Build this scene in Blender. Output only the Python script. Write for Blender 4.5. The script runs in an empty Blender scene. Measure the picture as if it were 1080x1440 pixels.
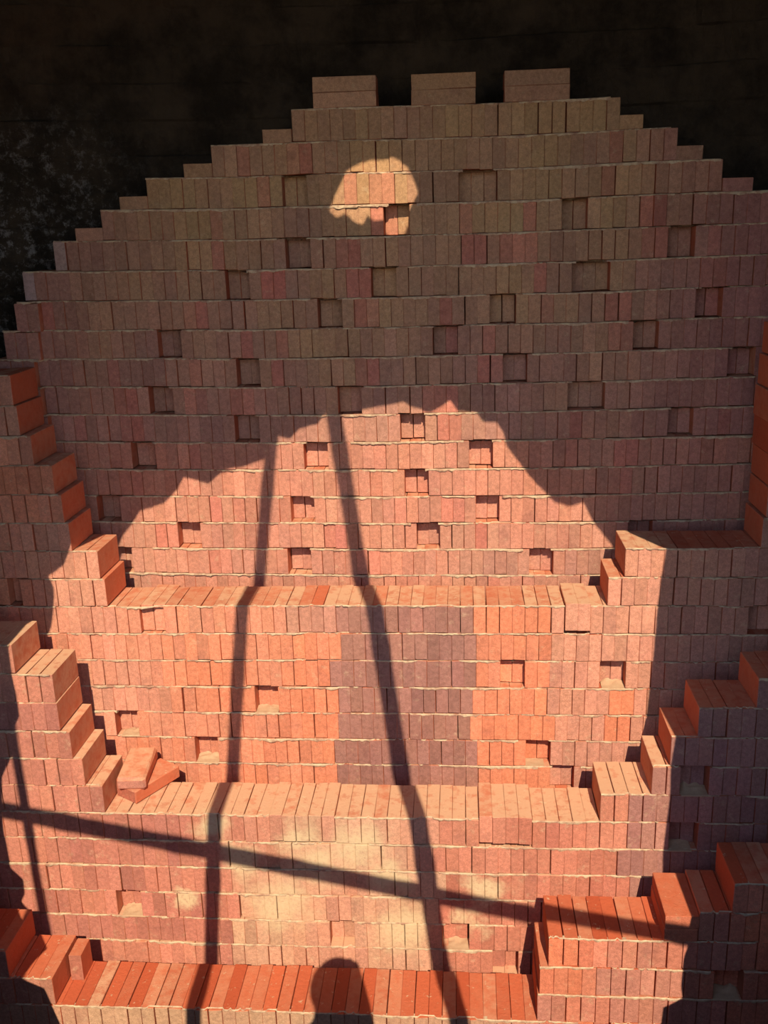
import bpy, bmesh, math, random
import numpy as np
from mathutils import Vector, Matrix, noise

random.seed(7)
rng = np.random.default_rng(7)
sc = bpy.context.scene
C = sc.collection

# ------------------------------------------------------------------ camera
ZC = 3.64                                   # camera height above the kiln floor
FPX, PITCH, YAW, ROLL = 1360.36, .2840, .0817, -.0308
fw = Vector((-math.sin(YAW)*math.cos(PITCH), math.cos(YAW)*math.cos(PITCH), -math.sin(PITCH)))
rt = fw.cross(Vector((0, 0, 1))).normalized(); up = rt.cross(fw)
rt, up = rt*math.cos(ROLL)+up*math.sin(ROLL), up*math.cos(ROLL)-rt*math.sin(ROLL)
cd = bpy.data.cameras.new('camera'); cam = bpy.data.objects.new('camera', cd); C.objects.link(cam)
cd.sensor_fit = 'VERTICAL'; cd.sensor_height = 36.0; cd.lens = FPX/1440*36.0
cd.clip_start = .02; cd.clip_end = 300
m = Matrix((rt, up, -fw)).transposed().to_4x4(); m.translation = (0, 0, ZC)
cam.matrix_world = m
sc.camera = cam

# ------------------------------------------------------------------ light
SUN_EL, SUN_AZ = math.radians(41), math.radians(7.5)     # sun behind the viewer, a little to the right
sd = Vector((-math.sin(SUN_AZ)*math.cos(SUN_EL), math.cos(SUN_AZ)*math.cos(SUN_EL), -math.sin(SUN_EL)))
sl = bpy.data.lights.new('sun', 'SUN'); sl.energy = 6.5; sl.color = (1, .915, .73); sl.angle = math.radians(.22)
so = bpy.data.objects.new('sun', sl); C.objects.link(so); so.rotation_euler = sd.to_track_quat('-Z', 'Y').to_euler()
so.location = (1, -6, 9)
w = bpy.data.worlds.new('world'); sc.world = w; w.use_nodes = True
wn = w.node_tree.nodes; wl = w.node_tree.links
sky = wn.new('ShaderNodeTexSky'); sky.sky_type = 'NISHITA'; sky.sun_disc = False
sky.sun_elevation = SUN_EL; sky.sun_rotation = math.pi-SUN_AZ; sky.dust_density = .2; sky.ozone_density = 4.0
wl.new(sky.outputs[0], wn['Background'].inputs[0]); wn['Background'].inputs[1].default_value = .30
vs = sc.view_settings
vs.view_transform = 'Standard'; vs.look = 'None'; vs.gamma = 1; vs.use_curve_mapping = False; vs.exposure = 0.0

# ------------------------------------------------------------------ helpers
L, CH, W0, Z0 = .24, .1207, .0505, .4637+ZC           # brick length, course height, brick pitch, top of course 0
PL = dict(b=4.0357, m=3.6473, t=3.2562, q=2.9027)     # front plane of each stack
def ray(x, y): return rt*(x-540)+up*(720-y)+fw*FPX
def unp(x, y, Y):
    d = ray(x, y); s = Y/d.y
    return Vector((d.x*s, Y, d.z*s+ZC))
def proj(P):
    q = Vector((P[0], P[1], P[2]-ZC)); d = q.dot(fw)
    return 540+FPX*q.dot(rt)/d, 720-FPX*q.dot(up)/d
def back(P, Y):                                        # along the sun ray to plane Y
    return P-sd*((P.y-Y)/sd.y)
def lin(c): c /= 255.; return c/12.92 if c <= .04045 else ((c+.055)/1.055)**2.4
KA = (.62, .67, .80)
def A(r, g, b): return (lin(r)*KA[0], lin(g)*KA[1], lin(b)*KA[2])

def tag(o, label=None, cat=None, group=None, kind=None):
    if label: o['label'] = label
    if cat: o['category'] = cat
    if group: o['group'] = group
    if kind: o['kind'] = kind
    return o
def link(name, me, parent=None, mat=None):
    o = bpy.data.objects.new(name, me); C.objects.link(o)
    if parent: o.parent = parent
    if mat and me is not None and not me.materials: me.materials.append(mat)
    return o
def empty(name, loc=(0, 0, 0)):
    o = bpy.data.objects.new(name, None); C.objects.link(o); o.location = loc; o.empty_display_size = .1
    return o
def mesh(name, v, f, mat=None, smooth=False):
    me = bpy.data.meshes.new(name); me.from_pydata([tuple(p) for p in v], [], f); me.update()
    if mat: me.materials.append(mat)
    if smooth: me.polygons.foreach_set('use_smooth', [True]*len(me.polygons))
    return me
def tube(pts, rads, n=10, knots=False):
    v, f = [], []
    P = [Vector(p) for p in pts]
    for i, p in enumerate(P):
        t = (P[min(i+1, len(P)-1)]-P[max(i-1, 0)]).normalized()
        a = t.cross(Vector((.3, 1, .2))).normalized(); b = t.cross(a)
        for j in range(n):
            an = 2*math.pi*j/n; v.append(p+(a*math.cos(an)+b*math.sin(an))*rads[i])
    for i in range(len(P)-1):
        for j in range(n): f.append((i*n+j, i*n+(j+1) % n, (i+1)*n+(j+1) % n, (i+1)*n+j))
    f.append(tuple(range(n))[::-1]); f.append(tuple(range((len(P)-1)*n, len(P)*n)))
    return v, f

# ------------------------------------------------------------------ materials
class N:
    def __init__(s, name, rough=.92):
        s.m = bpy.data.materials.new(name); s.m.use_nodes = True; s.t = s.m.node_tree
        s.b = s.t.nodes['Principled BSDF']; s.b.inputs['Roughness'].default_value = rough
        s.b.inputs['Specular IOR Level'].default_value = .15
    def n(s, t, **k):
        x = s.t.nodes.new(t)
        for a, v in k.items(): setattr(x, a, v)
        return x
    def put(s, sock, v):
        if hasattr(v, 'is_output'): s.t.links.new(v, sock)
        elif v is not None: sock.default_value = v
    def math(s, op, a, b=None, clamp=False):
        x = s.n('ShaderNodeMath', operation=op, use_clamp=clamp); s.put(x.inputs[0], a); s.put(x.inputs[1], b); return x.outputs[0]
    def mix(s, f, a, b, mode='MIX'):
        x = s.n('ShaderNodeMix', data_type='RGBA', blend_type=mode)
        s.put(x.inputs[0], f)
        for i, v in ((6, a), (7, b)): s.put(x.inputs[i], (*v, 1) if isinstance(v, tuple) and len(v) == 3 else v)
        return x.outputs[2]
    def noise(s, vec, scale, detail=4, rough=.6):
        x = s.n('ShaderNodeTexNoise'); x.inputs['Scale'].default_value = scale; x.inputs['Detail'].default_value = detail
        x.inputs['Roughness'].default_value = rough; s.put(x.inputs['Vector'], vec); return x.outputs['Fac']
    def ramp(s, v, lo, hi, a=0., b=1.):
        x = s.n('ShaderNodeMapRange'); x.interpolation_type = 'SMOOTHSTEP'
        for i, q in enumerate((v, lo, hi, a, b)): s.put(x.inputs[i], q)
        return x.outputs[0]
    def bump(s, h, strength, dist=.004):
        x = s.n('ShaderNodeBump'); x.inputs['Strength'].default_value = strength; x.inputs['Distance'].default_value = dist
        s.put(x.inputs['Height'], h); s.put(s.b.inputs['Normal'], x.outputs[0])
    def col(s, c): s.put(s.b.inputs['Base Color'], (*c, 1) if isinstance(c, tuple) else c)

FRESH = A(236, 112, 66)
DUST = A(255, 186, 132)
SAND = A(255, 214, 156)
# pale sand washed over parts of the stacks (x, z, radius) on one front plane
STAINS = [(unp(x, y, PL['t']), r) for x, y, r in
          ((395, 1270, .155), (445, 1215, .13), (565, 1305, .14), (420, 1175, .10), (505, 1190, .12), (335, 1215, .11), (300, 1160, .09),
           (690, 1255, .10), (655, 1300, .08), (265, 1262, .06), (545, 1240, .10))]
def brick_material(name, per_object):
    s = N(name)
    if per_object:
        oi = s.n('ShaderNodeObjectInfo'); ccol, dust, rnd = oi.outputs['Color'], oi.outputs['Alpha'], oi.outputs['Random']
    else:
        at = s.n('ShaderNodeVertexColor', layer_name='Col'); ccol, dust = at.outputs['Color'], at.outputs['Alpha']
        a2 = s.n('ShaderNodeAttribute', attribute_name='rnd'); rnd = a2.outputs['Fac']
    tc = s.n('ShaderNodeTexCoord'); geo = s.n('ShaderNodeNewGeometry'); pos = geo.outputs['Position']
    sep = s.n('ShaderNodeSeparateXYZ'); s.put(sep.inputs[0], tc.outputs['Normal'])
    endm = s.ramp(s.math('ABSOLUTE', sep.outputs[1]), .45, .8)
    upm = s.ramp(sep.outputs[2], .4, .8)
    n1 = s.noise(pos, 9, 5); n2 = s.noise(pos, 70, 5, .65); n3 = s.noise(pos, 26, 4, .6); n4 = s.noise(pos, 320, 3, .7)
    # kiln-flashed end face
    coat = s.mix(s.ramp(n3, .58, .74, 0, .24), ccol, SAND)
    coat = s.mix(s.ramp(n1, .45, .32, 0, .22), coat, A(160, 98, 82))
    coat = s.mix(1, coat, s.mix(s.ramp(n2, .30, .70), (.84, .83, .82), (1.14, 1.14, 1.14)), 'MULTIPLY')
    coat = s.mix(1, coat, s.mix(s.ramp(n4, .34, .66), (.85, .84, .83), (1.14, 1.14, 1.14)), 'MULTIPLY')
    # fresh faces with dust on top
    fresh = s.mix(rnd, A(222, 100, 58), A(246, 120, 72))
    fresh = s.mix(1, fresh, s.mix(n2, (.80, .80, .80), (1.15, 1.15, 1.15)), 'MULTIPLY')
    dm = s.math('MULTIPLY', s.math('ADD', s.math('MULTIPLY', upm, .55), .30), s.math('MULTIPLY', dust, s.ramp(n3, .30, .62, .45, 1.25)), True)
    fresh = s.mix(s.math('MULTIPLY', dm, 1.5, True), fresh, DUST)
    streak = s.math('MULTIPLY', s.ramp(s.noise(pos, 38, 6, .7), .60, .70), s.math('MULTIPLY', upm, .8))
    fresh = s.mix(streak, fresh, SAND)
    c = s.mix(endm, fresh, coat)
    # sand wash
    st = None
    for P, r in STAINS:
        d = s.n('ShaderNodeVectorMath', operation='DISTANCE'); s.put(d.inputs[0], pos); d.inputs[1].default_value = P
        v = s.ramp(s.math('ADD', d.outputs['Value'], s.math('MULTIPLY', s.math('SUBTRACT', n1, .5), .28)), r*.1, r*1.25, 1, 0)
        st = v if st is None else s.math('MAXIMUM', st, v)
    c = s.mix(s.math('MULTIPLY', st, s.ramp(n2, .25, .55, .45, .95)), c, A(255, 210, 150))
    s.col(c)
    s.bump(s.math('ADD', s.math('MULTIPLY', n2, .7), s.math('MULTIPLY', n4, .45)), .7, .005)
    return s.m
M_BRICK = brick_material('fired_brick', True)
M_BRICKS = brick_material('fired_brick_mass', False)

s = N('sand', .98); tc = s.n('ShaderNodeNewGeometry')
n = s.noise(tc.outputs['Position'], 60, 5, .7); s.col(s.mix(n, A(214, 152, 104), A(250, 200, 144)))
s.bump(s.noise(tc.outputs['Position'], 420, 3, .7), .7, .003); M_SAND = s.m

s = N('ash_line', .98); tc = s.n('ShaderNodeNewGeometry')
n = s.noise(tc.outputs['Position'], 30, 5, .7); s.col(s.mix(s.ramp(n, .3, .65), A(200, 140, 104), A(255, 212, 156)))
s.bump(s.noise(tc.outputs['Position'], 300, 3, .7), .6, .003); M_LINE = s.m

s = N('sooty_vault', .95); tc = s.n('ShaderNodeNewGeometry'); p = tc.outputs['Position']
n = s.noise(p, 3.2, 6, .7); n2 = s.noise(p, 19, 8, .82)
sx = s.n('ShaderNodeSeparateXYZ'); s.put(sx.inputs[0], p)
c = s.mix(s.ramp(n, .35, .65), (.036, .023, .015), (.10, .063, .039))
crust = s.math('MULTIPLY', s.math('MULTIPLY', s.ramp(n2, .50, .64), s.ramp(n, .34, .5)), s.math('MULTIPLY', s.ramp(sx.outputs[0], -1.75, -1.25, 1, .04), s.ramp(sx.outputs[2], ZC+.62, ZC+.25)))
c = s.mix(s.math('MULTIPLY', crust, .75), c, (.42, .34, .30))
s.col(c); s.bump(n2, .9, .03); M_VAULT = s.m

s = N('kiln_wall_render', .95); tc = s.n('ShaderNodeNewGeometry')
n = s.noise(tc.outputs['Position'], 4, 6, .7); s.col(s.mix(n, (.09, .065, .05), (.17, .12, .09))); s.bump(n, .6, .03); M_WALL = s.m
s = N('kiln_floor_earth', .97); tc = s.n('ShaderNodeNewGeometry')
n = s.noise(tc.outputs['Position'], 6, 6, .7); s.col(s.mix(n, (.28, .15, .09), (.42, .26, .17))); s.bump(n, .6, .02); M_FLOOR = s.m
s = N('yard_earth', .97); tc = s.n('ShaderNodeNewGeometry')
n = s.noise(tc.outputs['Position'], 2.5, 6, .7); s.col(s.mix(n, (.17, .15, .13), (.26, .235, .205))); s.bump(n, .6, .03); M_GROUND = s.m
s = N('bamboo', .6); tc = s.n('ShaderNodeNewGeometry')
n = s.noise(tc.outputs['Position'], 12, 4); s.col(s.mix(n, (.30, .23, .11), (.46, .38, .2))); s.bump(n, .2); M_POLE = s.m
s = N('hemp_rope', .9); tc = s.n('ShaderNodeNewGeometry')
n = s.noise(tc.outputs['Position'], 90, 4); s.col(s.mix(n, (.25, .18, .1), (.4, .3, .18))); s.bump(n, .5); M_ROPE = s.m

# ------------------------------------------------------------------ structure: floor, yard, vault, broken front wall
YF, YO = 1.50, 1.26                                    # inner and outer face of the front wall
GZ = ZC-1.69                                           # yard level outside the opening
fl = link('floor', mesh('floor', [(-5, YO, -.12), (5, YO, -.12), (5, 5.4, -.12), (-5, 5.4, -.12), (-5, YO, 0), (5, YO, 0), (5, 5.4, 0), (-5, 5.4, 0)],
     [(4, 5, 6, 7), (3, 2, 1, 0), (0, 1, 5, 4), (1, 2, 6, 5), (2, 3, 7, 6), (3, 0, 4, 7)], M_FLOOR)); tag(fl, kind='structure')
gv, gf = [], []
nx, ny = 60, 60
for j in range(ny+1):
    for i in range(nx+1):
        x = -14+28*i/nx; y = YO-14+14*j/ny
        gv.append((x, y, GZ+(.05*noise.noise(Vector((x*.8, y*.8, 0)))-.02 if j < ny else 0)))
for j in range(ny):
    for i in range(nx): a = j*(nx+1)+i; gf.append((a, a+1, a+nx+2, a+nx+1))
tag(link('ground', mesh('ground', gv, gf, M_GROUND, True)), kind='structure')

# sunlit outline read on the brick faces, carried back to the broken edge of the opening
LIT = [(85,1440,'q'),(62,1390,'q'),(30,1376,'q'),(35,1350,'q'),(43,1333,'q'),(30,1268,'t'),(35,1257,'t'),(33,1237,'t'),(15,1220,'t'),(10,1193,'t'),
 (5,1167,'t'),(3,1140,'t'),(3,1093,'t'),(13,1070,'t'),(22,1047,'t'),(20,1023,'t'),(27,1007,'t'),(22,973,'t'),(17,953,'t'),(12,920,'t'),
 (63,903,'m'),(72,880,'m'),(76,840,'m'),(75,825,'m'),(68,810,'m'),(90,793,'m'),(173,752,'b'),(187,735,'b'),(197,718,'b'),(233,707,'b'),
 (250,687,'b'),(258,671,'b'),(293,680,'b'),(310,665,'b'),(345,655,'b'),(383,640,'b'),(387,612,'b'),(408,617,'b'),(420,602,'b'),(447,596,'b'),
 (457,580,'b'),(500,577,'b'),(545,570,'b'),(567,565,'b'),(580,573,'b'),(605,580,'b'),(633,563,'b'),(643,577,'b'),(670,580,'b'),(680,593,'b'),
 (697,593,'b'),(707,607,'b'),(713,627,'b'),(745,670,'b'),(780,705,'b'),(800,712,'b'),(820,705,'b'),(835,735,'b'),(860,765,'b'),
 (937,772,'m'),(930,813,'m'),(923,867,'m'),(920,913,'m'),(910,1000,'m'),(943,1083,'t'),(942,1123,'t'),(933,1193,'t'),(932,1233,'t'),
 (968,1307,'q'),(967,1333,'q'),(962,1347,'q'),(958,1387,'q'),(960,1403,'q'),(933,1417,'q'),(930,1440,'q')]
SPOT = [(487,242),(505,232),(520,225),(553,223),(573,235),(582,253),(588,270),(582,282),(575,297),(570,309),(560,317),(550,315),(545,307),(527,310),
 (517,302),(510,315),(498,310),(487,300),(475,307),(463,297),(470,277),(478,259)]
hole = [back(unp(x, y, PL[t]), YF) for x, y, t in LIT]
hole.append(Vector((hole[-1].x-.02, YF, GZ+.001))); hole.append(Vector((hole[0].x+.02, YF, GZ+.001)))
spot = [back(unp(x, y, PL['b']), YF) for x, y in SPOT]
def splay(loop, k):
    c = sum(loop, Vector())/len(loop); out = []
    for p in loop:
        q = back(p, YO); q = q+(p-c)*k; q.y = YO; q.z = max(q.z, GZ+.0005); out.append(q)
    return out
bm = bmesh.new()
def ringed(loops, Y):
    es, vl = [], []
    for lp in loops:
        vs_ = [bm.verts.new(p) for p in lp]; vl.append(vs_)
        for i in range(len(vs_)): es.append(bm.edges.new((vs_[i], vs_[(i+1) % len(vs_)])))
    bmesh.ops.triangle_fill(bm, edges=es, use_beauty=True, use_dissolve=False)
    return vl
rect = lambda Y: [Vector((-5.2, Y, -.1)), Vector((5.2, Y, -.1)), Vector((5.2, Y, ZC+3.6)), Vector((-5.2, Y, ZC+3.6))]
vi = ringed([rect(YF), hole, spot], YF); vo = ringed([rect(YO), splay(hole, .06), splay(spot, .5)], YO)
for a, b in zip(vi, vo):
    for i in range(len(a)):
        j = (i+1) % len(a); bm.faces.new((a[i], a[j], b[j], b[i]))
bmesh.ops.recalc_face_normals(bm, faces=bm.faces)
me = bpy.data.meshes.new('wall_front'); bm.to_mesh(me); bm.free(); me.materials.append(M_WALL)
tag(link('wall_front', me), kind='structure')

# domed kiln vault: rings of sooty bricks behind and over the stacks
XC_, YC_, ZV, AX, AY, AZ = .1, 1.7, ZC-1.6, 4.6, 3.1, 4.5
vv, vf = [], []
rings = [(ZV-ZV*(1-i/18), 1.0) for i in range(19)]
NL = 46
for i in range(1, NL): la = math.pi/2*i/NL; rings.append((ZV+AZ*math.sin(la), math.cos(la)))
NP = 460
prof = []
for k, (z, sx_) in enumerate(rings):
    nz, ns = rings[k+1] if k+1 < len(rings) else (ZV+AZ, .02)
    for e in (0, 1):
        zz, ss = (z+.004, sx_) if e == 0 else (nz-.004, ns)
        prof.append((zz, ss, k))
for zz, ss, k in prof:
    f0 = math.asin(max(-1, min(1, (YF-.02-YC_)/(AY*ss))))
    for j in range(NP+1):
        ph = f0+(math.pi-2*f0)*j/NP
        x, y = XC_+AX*ss*math.cos(ph), YC_+AY*ss*math.sin(ph)
        seg = int((j+(k % 2)*4)/8)
        h = .016*noise.cell(Vector((seg+.5, k+.5, 3.5)))+.05*(noise.noise(Vector((x*4, y*4, zz*5)))-.0)+.02*noise.noise(Vector((x*17, y*17, zz*21)))
        h = max(h, -.03)
        q = Vector((x-XC_, y-YC_, 0)).normalized()
        vv.append((x-q.x*h, max(y-q.y*h, YF-.03), zz+(-.02*max(h, 0))))
for i in range(len(prof)-1):
    for j in range(NP): a = i*(NP+1)+j; vf.append((a, a+NP+1, a+NP+2, a+1))
top = (len(prof)-1)*(NP+1); vf.append(tuple(range(top, top+NP+1)))
tag(link('ceiling', mesh('ceiling', vv, vf, M_VAULT)), kind='structure')

# ------------------------------------------------------------------ bricks
BW, BH = .0498, .1168
def brick_geo(seed, sx=BW, sy=L-.003, sz=BH, ch=.0015):
    rn = random.Random(seed); v = []
    H = (sx/2, sy/2, sz/2); idx = {}
    for X in (-1, 1):
        for Y in (-1, 1):
            for Z in (-1, 1):
                j = [rn.uniform(-.0013, .0013) for _ in range(3)]; c = [ch*rn.uniform(.5, 1.7) for _ in range(3)]
                base = (X*H[0]+j[0]*.6, Y*H[1]+j[1], Z*H[2]+j[2]*.8)
                for ax in range(3):
                    p = list(base)
                    for o in range(3):
                        if o != ax: p[o] -= (X, Y, Z)[o]*c[o]
                    idx[(X, Y, Z, ax)] = len(v); v.append(p)
    f = []
    for ax in range(3):
        o1, o2 = [a for a in range(3) if a != ax]
        for s_ in (-1, 1):
            cyc = [(-1, -1), (1, -1), (1, 1), (-1, 1)]; q = []
            for a, b in cyc:
                t = [0, 0, 0]; t[ax] = s_; t[o1] = a; t[o2] = b; q.append(idx[(*t, ax)])
            f.append(q)
        for a in (-1, 1):
            for b in (-1, 1):
                t0 = [0, 0, 0]; t0[ax] = -1; t0[o1] = a; t0[o2] = b; t1 = list(t0); t1[ax] = 1
                f.append([idx[(*t0, o1)], idx[(*t1, o1)], idx[(*t1, o2)], idx[(*t0, o2)]])
    for X in (-1, 1):
        for Y in (-1, 1):
            for Z in (-1, 1): f.append([idx[(X, Y, Z, a)] for a in range(3)])
    P = [Vector(p) for p in v]
    out = []
    for q in f:
        nrm = (P[q[1]]-P[q[0]]).cross(P[q[2]]-P[q[0]]); c = sum((P[i] for i in q), Vector())/len(q)
        out.append(tuple(q) if nrm.dot(c) > 0 else tuple(q[::-1]))
    return v, out
NV = 8
GEO = [brick_geo(100+i) for i in range(NV)]
BM = []
for i, (v, f) in enumerate(GEO): BM.append(mesh('brick_%d' % i, v, f, M_BRICK))

def zt(t, k, X):                                       # top of course k
    z = Z0-k*CH
    if t == 'b': z += .0065*X*X-.007
    z += .0055*noise.noise(Vector((X*1.4, k*.16, 3.1*ord(t))))+.0025*noise.noise(Vector((X*5, k*.4, ord(t))))
    return z
def kof(t, P): return (Z0-P.z)/CH
# ends of the stepped wings: course -> x of the free end
LW = dict(m={15:-1.46,14:-1.477,13:-1.582,12:-1.60,11:-1.623,10:-1.696,9:-1.734,8:-1.745},
          t={21:-1.413,20:-1.48,19:-1.516,18:-1.552,17:-1.556,16:-1.70,15:-1.86},
          q={26:-1.549,25:-1.713,24:-1.85})
RW = dict(m={15:.584,14:.645,13:1.16,12:1.168,11:1.172,10:1.166,9:1.160,8:1.168,7:1.175},
          t={21:.523,20:.71,19:.774,18:.865,17:1.067,16:1.20},
          q={26:.267,25:.272,24:.303,23:.822,22:.93,21:1.12})
BASE = dict(b=0, m=16, t=22, q=27)
LB = {5:-1.817,4:-1.669,3:-1.452,2:-1.254,1:-.976,0:-.646}
RB = {0:.592,1:.821,2:1.020}
XMIN, XMAX = dict(b=-2.35, m=-2.2, t=-2.1, q=-2.05), dict(b=1.75, m=1.65, t=1.6, q=1.5)
KMAX = 33
def spans(t, k):
    """x intervals filled with bricks in course k of a stack: (x0, x1, free end side)"""
    a, b = XMIN[t], XMAX[t]
    if t == 'b':
        hw = AX*math.sqrt(max(0, 1-((PL['b']+L+.06-YC_)/AY)**2-(max(0, Z0-k*CH-ZV)/AZ)**2))-.06   # keep clear of the vault
        a, b = max(a, XC_-hw), min(b, XC_+hw)
        return [(LB.get(k, a), RB.get(k, b), 'L' if k in LB else ('R' if k in RB else ''))]
    if k >= BASE[t]: return [(a, b, '')]
    r = []
    if k in LW[t]: r.append((a, LW[t][k], 'R'))
    if k in RW[t]: r.append((RW[t][k], b, 'L'))
    return r
def solid(t, X, z):
    k = int(math.floor((zt(t, 0, X)-z)/CH))
    if k < 0: return False
    return any(x0 <= X <= x1 for x0, x1, _ in spans(t, k))
ORDER = ['b', 'm', 't', 'q']
def hidden(t, P):
    for u in ORDER[ORDER.index(t)+1:]:
        for Y in (PL[u], PL[u]+L*.5, PL[u]+L):
            s_ = Y/P[1]
            if solid(u, P[0]*s_, (P[2]-ZC)*s_+ZC): return True
    return False

HOLES = dict(b=[(420,268),(672,262),(567,300),(412,357),(540,392),(330,390),(807,300),(962,337),(830,383),(240,483),(348,523),(222,563),(342,602),
   (200,643),(458,442),(703,437),(632,480),(492,562),(577,592),(452,630),(672,627),(580,665),(1003,423),(902,470),(823,555),(960,592),(727,517),(1047,507),
   (159,718),(270,746),(173,780),(598,742),(420,782),(687,702),(420,702),(755,778),(902,742)],
  m=[(722,947),(863,952),(375,977),(188,1015),(292,1047),(748,1060),(795,1092),(25,830),(1063,870)],
  t=[(975,1103),(952,1180),(190,1267),(485,1310),(648,1322),(713,1350)],
  q=[(1018,1387),(835,1430)])
SANDY = {(863,952),(375,977),(748,1060),(975,1103),(952,1180),(190,1267),(648,1322),(1018,1387),(835,1430),(292,1047),(188,1015)}
HK = {}
for t, l in HOLES.items():
    HK[t] = []
    for x, y in l:
        P = unp(x, y, PL[t]+.03); k = int(math.floor((zt(t, 0, P.x)-P.z)/CH)); HK[t].append((k, P.x, (x, y) in SANDY))
REDS = [(423,230),(368,277),(535,262),(540,297),(487,350),(670,360),(380,390),(510,393),(867,213),(858,247),(920,293),(922,337),(1003,340),(1007,377),
 (743,313),(740,343),(305,320),(303,343),(277,433),(343,473),(277,527),(280,567),(182,567),(183,600),(67,443),(380,400),(508,403),(512,437),(627,443),
 (637,477),(393,513),(688,480),(680,503),(520,523),(400,483),(627,567),(627,587),(870,430),(873,467),(810,600),(803,620),(880,640),(1003,423),(757,400),
 (767,430),(272,640),(180,670),(880,670),(560,700),(230,735),(640,720),(300,720),(470,770),(520,800),(680,770),(310,790),(160,520),(340,560),(720,330)]
RK = []
for x, y in REDS:
    P = unp(x, y, PL['b']); RK.append((int(math.floor((zt('b', 0, P.x)-P.z)/CH)), P.x))
TAN, PINK, RED = A(222, 162, 106), A(224, 150, 112), A(232, 126, 98)
PURP, ORNG, ROSE, BRWN = A(184, 122, 98), A(254, 146, 98), A(238, 156, 116), A(206, 136, 108)
def mixc(a, b, f): f = min(1, max(0, f)); return tuple(x+(y-x)*f for x, y in zip(a, b))
def patch(X, k, s_=1., o=0.): return noise.noise(Vector((X*2.2*s_+o, k*.33*s_, 5.3+o)))      # smooth patches across neighbouring bricks
def coat(t, X, z, k):
    px, py = proj((X, PL[t], z)); px += random.gauss(0, 3)
    g = random.gauss
    n_ = patch(X, k); n2_ = patch(X, k, 2.3, 11.)
    if t == 'b':
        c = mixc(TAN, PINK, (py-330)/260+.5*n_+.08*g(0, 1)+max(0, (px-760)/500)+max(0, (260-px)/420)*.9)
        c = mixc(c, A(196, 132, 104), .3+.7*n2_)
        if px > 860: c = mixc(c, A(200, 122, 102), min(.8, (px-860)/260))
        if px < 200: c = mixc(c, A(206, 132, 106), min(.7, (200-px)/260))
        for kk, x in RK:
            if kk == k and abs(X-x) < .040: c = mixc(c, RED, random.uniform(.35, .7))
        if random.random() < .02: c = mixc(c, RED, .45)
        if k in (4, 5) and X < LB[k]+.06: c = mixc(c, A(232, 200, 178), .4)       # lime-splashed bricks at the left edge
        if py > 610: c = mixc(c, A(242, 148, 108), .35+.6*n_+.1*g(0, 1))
    elif t == 'm':
        if 476 < px < 666: c = mixc(PURP, ROSE, .10+.35*n2_+.06*g(0, 1))
        elif 666 <= px < 772: c = mixc(ORNG, ROSE, .12+.5*n_+.06*g(0, 1))
        elif 385 < px <= 476 and py > 885: c = mixc(ORNG, ROSE, .18+.5*n_+.06*g(0, 1))
        elif px < 390: c = mixc(ROSE, ORNG, .4+1.1*n_+.08*g(0, 1))
        else: c = mixc(ROSE, BRWN, .3+.8*n_+.07*g(0, 1))
        if 850 < px < 885 and 985 < py < 1060: c = ORNG
    elif t == 't':
        if px < 330: c = mixc(A(238, 146, 108), A(212, 128, 100), .45+1.*n2_+.1*g(0, 1))
        elif px < 620: c = mixc(A(248, 182, 134), A(234, 148, 110), .45+1.*n_+.08*g(0, 1))
        elif px < 880: c = mixc(A(222, 130, 96), A(240, 152, 112), .4+1.*n_+.08*g(0, 1))
        else: c = mixc(BRWN, A(196, 128, 106), random.random())
    else:
        c = mixc(A(226, 142, 110), A(252, 138, 92), .5+1.2*n2_+.12*g(0, 1)) if px > 700 else mixc(A(228, 166, 120), A(208, 134, 104), .4+n2_)
        if px < 130: c = mixc(c, A(210, 120, 90), .5)
    f = math.exp(.07*g(0, 1))
    return tuple(min(1, max(.01, x*f*math.exp(.012*g(0, 1)))) for x in c)
DUSTY = dict(b=.5, m=.42, t=.95, q=.12)

STK = {}
for t, lab in (('b', 'tall far stack of ash-brown bricks stepped to an arch under the black vault'),
               ('m', 'brick stack with the upper ledge, standing just before the tall far stack'),
               ('t', 'brick stack with the sand-dusted middle ledge that carries two loose bricks'),
               ('q', 'nearest brick stack with the lowest bright orange ledge at the bottom')):
    STK[t] = tag(empty('brick_stack', ((XMIN[t]+XMAX[t])/2, PL[t]+L/2, 0)), lab, 'brick stack', 'brick stacks filling the kiln')

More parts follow.
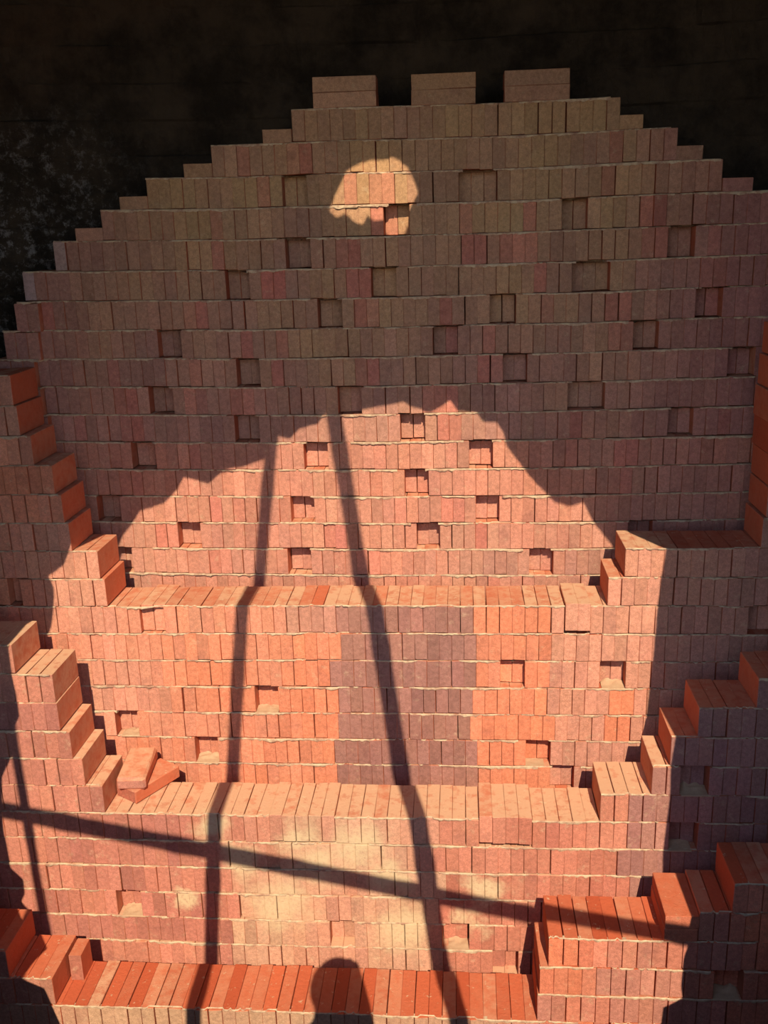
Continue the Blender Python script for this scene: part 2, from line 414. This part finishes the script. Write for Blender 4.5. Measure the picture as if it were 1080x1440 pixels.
ORD = ['first', 'second', 'third', 'fourth', 'fifth', 'sixth', 'seventh', 'eighth', 'ninth', 'tenth']
LEDGE = dict(m='upper', t='middle', q='lowest')
single = []                                            # end bricks of the steps: things of their own
recs = {t: [] for t in ORDER}                          # x, y, z(centre), yaw, variant, colour, dust, area
for t in ORDER:
    for k in range(0, KMAX+1):
        for x0, x1, free in spans(t, k):
            rev = free == 'R'
            x = x1 if rev else x0
            if not free: x -= random.random()*W0
            first = True
            while (x > x0+.02) if rev else (x < x1-.02):
                wdt = BW; gap = random.choice((.0001, .0001, .0002, .0003, .0004, .0010, .0016, .0034))
                if t != 'b' and (k == BASE[t] or free): gap = random.choice((.0003, .0008, .0014, .0022, .0036))
                cx = x-wdt/2 if rev else x+wdt/2
                z1 = zt(t, k, cx); cz = z1-BH/2-.0015+random.uniform(-.0016, .0012)
                dy = random.gauss(0, .0020)+.004*patch(cx, k, 1.7, 31.); yaw = random.gauss(0, .004)
                for kk, hx, sandy in HK[t]:
                    if kk == k and abs(cx-hx) < .051: dy = (.058 if sandy else .064 if t == 'b' else .052)+random.uniform(-.004, .004)
                ppx = proj((cx, PL[t], z1))[0]
                if t == 't' and k == 22:
                    if 372 < ppx < 470: cz += .011; dy -= .006
                    if 668 < ppx < 757: cz += .024; dy -= .016
                if t == 'm' and k == 16:
                    if 790 < ppx < 825: cz += .016; dy -= .014
                    if 197 < ppx < 232: dy += .032
                if t == 'b' and cx < -1.775 and k >= 6: dy -= .035; cz -= .006
                if random.random() < .025 and dy < .03: dy -= random.uniform(.004, .009)
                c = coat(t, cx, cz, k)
                du = min(1, max(0, DUSTY[t]+random.gauss(0, .16)))
                if t == 'm' and k == 16:
                    px = proj((cx, PL[t], z1))[0]; du = .85 if (455 < px < 520 or px > 800) else du
                if t == 't' and cx > .75: du *= .3
                if t == 'm' and cx > .85: du *= .5
                if t == 'q' and k >= 27: c = mixc(c, A(240, 180, 130), .4) if cx < .25 else c
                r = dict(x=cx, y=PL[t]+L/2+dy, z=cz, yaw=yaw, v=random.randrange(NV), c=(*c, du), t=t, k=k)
                px, py = proj((cx, PL[t], cz))
                vis = -25 < px < 1105 and -25 < py < 1465 and k <= KMAX
                ar = 0
                if vis and not (hidden(t, (cx, PL[t], z1-.008)) and hidden(t, (cx, PL[t]+.12, z1))):
                    a, b = proj((cx-.025, PL[t], z1)), proj((cx+.025, PL[t], z1-BH)); ar = abs(a[0]-b[0])*abs(a[1]-b[1])
                    if not solid(t, cx, z1+.05) and t != 'b':
                        b2 = proj((cx, PL[t]+L, z1)); ar += abs(a[0]-b[0])*abs(a[1]-b2[1])
                r['a'] = ar
                if first and free and t != 'b' and ar > 0:
                    r['side'] = 'left' if rev else 'right'; single.append(r)
                else: recs[t].append(r)
                first = False
                x = x-wdt-gap if rev else x+wdt+gap
def place(r, name='brick', parent=None):
    o = bpy.data.objects.new(name, BM[r['v']]); C.objects.link(o)
    if parent is not None:
        o.parent = parent; o.location = Vector((r['x'], r['y'], r['z']))-parent.location
    else: o.location = (r['x'], r['y'], r['z'])
    o.rotation_euler = (0, 0, r['yaw']); o.color = r['c']
    return o
def joined(name, rs, parent):
    V, F, cols, rn = [], [], [], []
    for r in rs:
        v, f = GEO[r['v']]; a = np.array(v); cs, sn = math.cos(r['yaw']), math.sin(r['yaw'])
        q = np.stack([a[:, 0]*cs-a[:, 1]*sn+r['x'], a[:, 0]*sn+a[:, 1]*cs+r['y'], a[:, 2]+r['z']], 1)
        base = len(V)*24; V.append(q); F += [tuple(base+i for i in ff) for ff in f]
        cols.append(np.tile(np.array(r['c']), (24, 1))); rn.append(np.full(24, random.random()))
    V = np.concatenate(V)-np.array(parent.location)
    me = bpy.data.meshes.new(name); me.from_pydata(V.tolist(), [], F); me.update()
    at = me.color_attributes.new('Col', 'FLOAT_COLOR', 'POINT'); at.data.foreach_set('color', np.concatenate(cols).astype(np.float32).ravel())
    a2 = me.attributes.new('rnd', 'FLOAT', 'POINT'); a2.data.foreach_set('value', np.concatenate(rn).astype(np.float32))
    me.materials.append(M_BRICKS)
    o = link(name, me, parent); o['kind'] = 'stuff'
    return o
for t in ORDER:
    rs = sorted(recs[t], key=lambda r: -r['a'])
    big = [r for r in rs[:300] if r['a'] > 0]
    for r in big: place(r, 'brick', STK[t])
    rest = rs[len(big):]
    joined('brick_mass', rest, STK[t])

# thin ragged lines of sand bedding between the courses
for t in ORDER:
    V, F = [], []
    for k in range(BASE[t] if t == 'b' else min(RW[t]), {'b': 18, 'm': 24, 't': 29, 'q': 31}[t]):
        for x0, x1, free in spans(t, k):
            x = max(x0, -2.0); x1 = min(x1, 1.4); prev = None
            ph = random.random()*100
            while x < x1-.004:
                d = noise.noise(Vector((x*3.1, k*7.3+ph, 1)))*.5+noise.noise(Vector((x*14, k*3.7, ph)))*.5+noise.noise(Vector((x*60, k, ph)))*.35
                inhole = any(kk in (k, k) and abs(x-hx) < .056 for kk, hx, _ in HK[t])
                out = .0004+.0085*max(-.9, d+(.34 if t == 'b' and k > 2 else .08)); h = (.0036 if t == 'b' else .0024)+.0115*max(0, d)+.0030*random.random()
                if d < (-.30 if t == 'b' else -.17): out = -.009
                if inhole: out = -.07
                z = zt(t, k, x); y = PL[t]-out-(.035 if t == 'b' and x < -1.775 and k >= 6 else 0)
                i = len(V)
                V += [(x, y+.004, z+.0016), (x, y, z-.0008), (x, y+.001, z-h), (x, PL[t]+.02, z-h)]
                if prev is not None:
                    for e in range(3): F.append((prev+e, i+e, i+e+1, prev+e+1))
                prev = i; x += .0075
    o = link('sand_layer', mesh('sand_layer', [Vector(v)-STK[t].location for v in V], [q[::-1] for q in F], M_LINE), STK[t]); o['kind'] = 'stuff'

# small heaps of sand lying in the recesses
def heap(parent, x, y, z, w_, d_, h_, seed):
    n_ = 10; V, F = [], []
    for j in range(n_+1):
        for i in range(n_+1):
            a, b = i/n_*2-1, j/n_*2-1
            hh = h_*(1-.6*abs(a)**4)*(.12+.88*((b+1)/2)**1.6)*(1+.8*noise.noise(Vector((a*2.3+seed, b*2, seed))))
            V.append(Vector((x+a*w_/2, y+b*d_/2, z+max(0, hh)-.001))-parent.location)
    for j in range(n_):
        for i in range(n_): q = j*(n_+1)+i; F.append((q, q+1, q+n_+2, q+n_+1))
    # close the underside
    base = len(V)
    for j in (0, n_):
        for i in (0, n_): V.append(Vector((x+(i/n_*2-1)*w_/2, y+(j/n_*2-1)*d_/2, z-.003))-parent.location)
    F.append((base, base+2, base+3, base+1))
    F.append((base, base+1, n_)+tuple(range(n_-1, -1, -1)))
    return link('sand_heap', mesh('sand_heap', V, F, M_SAND, True), parent)
for t in ORDER:
    for k, x, sandy in HK[t]:
        if sandy: heap(STK[t], x, PL[t]+.028, zt(t, k+1, x), .100, .062, random.uniform(.006, .020), k*3.1+x)

# ------------------------------------------------------------------ single bricks
cnt = {}
for r in sorted(single, key=lambda r: (r['t'], r['side'], -r['k'])):
    key = (r['t'], r['side']); n_ = cnt.get(key, 0); cnt[key] = n_+1
    o = place(r)
    tag(o, 'orange-sided end brick of the %s step up from the %s ledge on its %s' % (ORD[min(n_, 9)], LEDGE[r['t']], r['side']), 'brick', 'end bricks of the stepped ledges')
FLATM = [mesh('flat_brick', *brick_geo(300+i, .116, L-.002, .052), M_BRICK) for i in range(3)]
LONGM = [mesh('long_brick', *brick_geo(320+i, L*1.03, .115, .0555), M_BRICK) for i in range(3)]
def fcol(t, x, z, d): return (*coat(t, x, z, -5), d)
for n_, (xa, xb, k, lab) in enumerate([(-1.567,-1.454,4,'leftmost flat brick lying on the arch edge of the far stack'),
      (-1.366,-1.257,3,'second flat brick up the left arch edge of the far stack'), (-1.094,-.979,2,'third flat brick up the left arch edge of the far stack'),
      (-.767,-.649,1,'flat brick nearest the top on the left arch edge'), (.596,.711,1,'flat brick nearest the top on the right arch edge'),
      (.823,.945,2,'second flat brick down the right arch edge of the far stack'), (1.023,1.140,3,'rightmost flat brick lying on the arch edge of the far stack')]):
    x = (xa+xb)/2; o = link('brick', FLATM[n_ % 3]); o.location = (x, PL['b']+L/2, zt('b', k, x)+.0265); o.color = fcol('b', x, o.location.z, .4)
    tag(o, lab, 'brick', 'flat bricks on the arch edge')
for n_, (xa, xb, w1) in enumerate([(-.563,-.308,'left'), (-.178,.078,'middle'), (.176,.437,'right')]):
    for lv in (0, 1):
        x = (xa+xb)/2+random.uniform(-.004, .004); o = link('brick', LONGM[(n_+lv) % 3])
        o.location = (x, PL['b']+.0575+.004*lv, zt('b', 0, x)+.0285+lv*.0565); o.color = fcol('b', x, o.location.z, .4)
        o.rotation_euler = (0, 0, random.uniform(-.01, .01))
        tag(o, '%s brick of the %s pair lying lengthwise on top of the far stack' % (('lower', 'upper')[lv], w1), 'brick', 'crowning bricks of the far stack')
for lv in (0, 1):
    o = link('brick', FLATM[lv]); o.location = (.760+.002*lv, PL['q']+L/2-.004, zt('q', 24, .76)+.0265+.0535*lv); o.color = (*A(232, 128, 88), .1)
    tag(o, '%s of two flat bricks piled at the left foot of the right-hand steps, lowest ledge' % ('lower', 'upper')[lv], 'brick', 'flat brick pile on the right steps')
z22 = zt('t', 22, -1.3)+.0015
o = link('brick', mesh('loose_brick', *brick_geo(401, .115, L, .053, .003), M_BRICK)); o.location = (-1.295, 3.451, z22+.0275)
o.rotation_euler = (0, 0, math.radians(-30.7)); o.color = (*A(206, 116, 84), .3)
tag(o, 'loose brick lying askew on the middle ledge, under another loose brick', 'brick', 'loose bricks on the middle ledge')
o = link('brick', mesh('worn_brick', *brick_geo(402, .118, L, .053, .009), M_BRICK)); o.location = (-1.338, 3.455, z22+.0825)
o.rotation_euler = (math.radians(2), math.radians(1.0), math.radians(5)); o.color = (*A(222, 140, 108), .55)
tag(o, 'dusty worn loose brick lying across another loose brick on the middle ledge', 'brick', 'loose bricks on the middle ledge')
r = dict(x=-1.512, y=PL['q']+.178, z=zt('q', 27, -1.5)+BH/2, yaw=0, v=2, c=(*A(206, 124, 92), .2))
o = place(r); o.scale = (1, .40, 1)
tag(o, 'broken half brick standing at the back of the lowest ledge, far left', 'brick')

# ------------------------------------------------------------------ scaffold poles behind the viewer
def smooth_path(pts, n_):
    ys = np.array([p.z for p in pts]); xs = np.array([p.x for p in pts])
    co = np.polyfit(ys, xs, 2 if len(pts) > 3 else 1)
    return co
def upright(px, Y, z_top, rad, label, name='bamboo_pole'):
    pts = [back(unp(x, y, PL[t]), Y) for x, y, t in px]
    co = smooth_path(pts, 0)
    zmin = min(p.z for p in pts); sl = np.polyval(np.polyder(co), zmin)
    P, R = [], []
    n_ = 60
    for i in range(n_+1):
        z = GZ-.05+(z_top-GZ+.05)*i/n_
        x = np.polyval(co, z) if z > zmin else np.polyval(co, zmin)+sl*(z-zmin)
        P.append((x, Y, z)); R.append(rad*(1.08-.16*i/n_)*(1.13 if i % 6 == 0 else 1))
    v, f = tube(P, R, 12)
    o = link(name, mesh(name, v, f, M_POLE, True)); tag(o, label, 'pole', 'scaffold poles before the opening')
    return co
YP = -.6
upright([(378,680,'b'),(360,815,'b'),(345,860,'m'),(325,1090,'m'),(303,1155,'t'),(297,1345,'t')], YP, ZC+3.5, .030, 'upright bamboo pole whose shadow falls left of centre on the bricks')
upright([(470,590,'b'),(510,815,'b'),(527,860,'m'),(563,1095,'m'),(590,1155,'t'),(620,1360,'t')], YP, ZC+3.7, .036, 'leaning bamboo pole whose shadow falls near the centre of the bricks')
upright([(20,1050,'t'),(60,1280,'t')], YP, ZC+3.0, .020, 'thin bamboo pole whose shadow falls at the far left')
YH = YP-.072
hp = [back(unp(x, y, PL['t']), YH) for x, y in ((5,1142),(150,1165),(300,1192),(480,1240),(600,1262),(730,1278))]
co = np.polyfit([p.x for p in hp], [p.z for p in hp], 1)
P = [(x, YH, np.polyval(co, x)) for x in np.linspace(-2.0, 1.9, 60)]
v, f = tube(P, [.030*(1.12 if i % 7 == 0 else 1) for i in range(60)], 12)
tag(link('bamboo_pole', mesh('cross_pole', v, f, M_POLE, True)), 'level bamboo pole tied across the uprights, its shadow crossing the lower bricks', 'pole', 'scaffold poles before the opening')

# ------------------------------------------------------------------ the person taking the picture, standing behind the camera
s = N('dark_clothing', .9); s.col((.05, .06, .09)); M_CLOTH = s.m
s = N('skin', .6); s.col((.42, .25, .17)); M_SKIN = s.m
s = N('black_hair', .6); s.col((.012, .01, .009)); M_HAIR = s.m
s = N('phone_body', .3); s.col((.02, .02, .022)); M_PHONE = s.m
def skinned(name, V, Eg, R, mat, parent=None, sub=2):
    me = bpy.data.meshes.new(name); me.from_pydata(V, Eg, []); me.update(); me.materials.append(mat)
    o = link(name, me, parent); o.modifiers.new('skin', 'SKIN')
    for i, r in enumerate(R): me.skin_vertices[0].data[i].radius = (r, r) if not isinstance(r, tuple) else r
    me.skin_vertices[0].data[0].use_root = True
    sm = o.modifiers.new('sub', 'SUBSURF'); sm.levels = sub; sm.render_levels = sub
    return o
HX, HY, HT = -.055, -.24, ZC+.19                        # head: x, y, crown height
zz = lambda d: HT-d
V = [(HX, HY-.03, zz(.90)), (HX, HY-.04, zz(.70)), (HX, HY-.05, zz(.47)), (HX, HY-.04, zz(.34)), (HX, HY-.02, zz(.265)), (HX, HY, zz(.20)), (HX, HY+.005, zz(.12)), (HX, HY, zz(.05))]
R = [.135, .125, .145, .115, .092, .094, .100, .072]
Eg = [(i, i+1) for i in range(7)]
for s_ in (-1, 1):
    b0 = len(V)
    V += [(HX+s_*.155, HY-.05, zz(.38)), (HX+s_*.135, HY+.03, zz(.66)), (HX+s_*.075, -.06, zz(.36)), (HX+s_*.058, -.045, zz(.27))]
    R += [.062, .045, .030, .026]; Eg += [(3, b0), (b0, b0+1), (b0+1, b0+2), (b0+2, b0+3)]
    for q in range(5):
        a = len(V); z_ = zz(.255-.017*q) if q else zz(.30)
        V += [(HX+s_*.052, -.036, z_), (HX+s_*.046, -.030, z_+.006), (HX+s_*.032, -.030, z_+.008)]; R += [.0095, .0085, .007]
        Eg += [(b0+3, a), (a, a+1), (a+1, a+2)]
    b1 = len(V)
    V += [(HX+s_*.095, HY-.03, zz(.98)), (HX+s_*.11, HY-.01, zz(1.40)), (HX+s_*.115, HY-.04, zz(1.80)), (HX+s_*.12, HY+.10, GZ+.035)]
    R += [.095, .062, .048, .04]; Eg += [(0, b1), (b1, b1+1), (b1+1, b1+2), (b1+2, b1+3)]
pe = skinned('person', V, Eg, R, M_CLOTH)
tag(pe, 'person in dark clothes holding up a phone, rounded shadow at the bottom edge', 'person')
bm = bmesh.new(); bmesh.ops.create_uvsphere(bm, u_segments=28, v_segments=18, radius=1)
for q in bm.verts:
    q.co = Vector((q.co.x*.103, q.co.y*.112, q.co.z*.105))
    q.co += Vector((HX, HY-.012, zz(.104)))
me = bpy.data.meshes.new('hair'); bm.to_mesh(me); bm.free(); me.materials.append(M_HAIR); link('hair', me, pe)
bm = bmesh.new(); bmesh.ops.create_cube(bm, size=1)
for q in bm.verts: q.co = Vector((q.co.x*.07+HX, q.co.y*.008-.024, q.co.z*.145+ZC-.05))
bmesh.ops.bevel(bm, geom=bm.edges[:], offset=.003, segments=2, affect='EDGES')
me = bpy.data.meshes.new('phone'); bm.to_mesh(me); bm.free(); me.materials.append(M_PHONE)
tag(link('phone', me), 'slim black phone held up in both hands', 'phone')
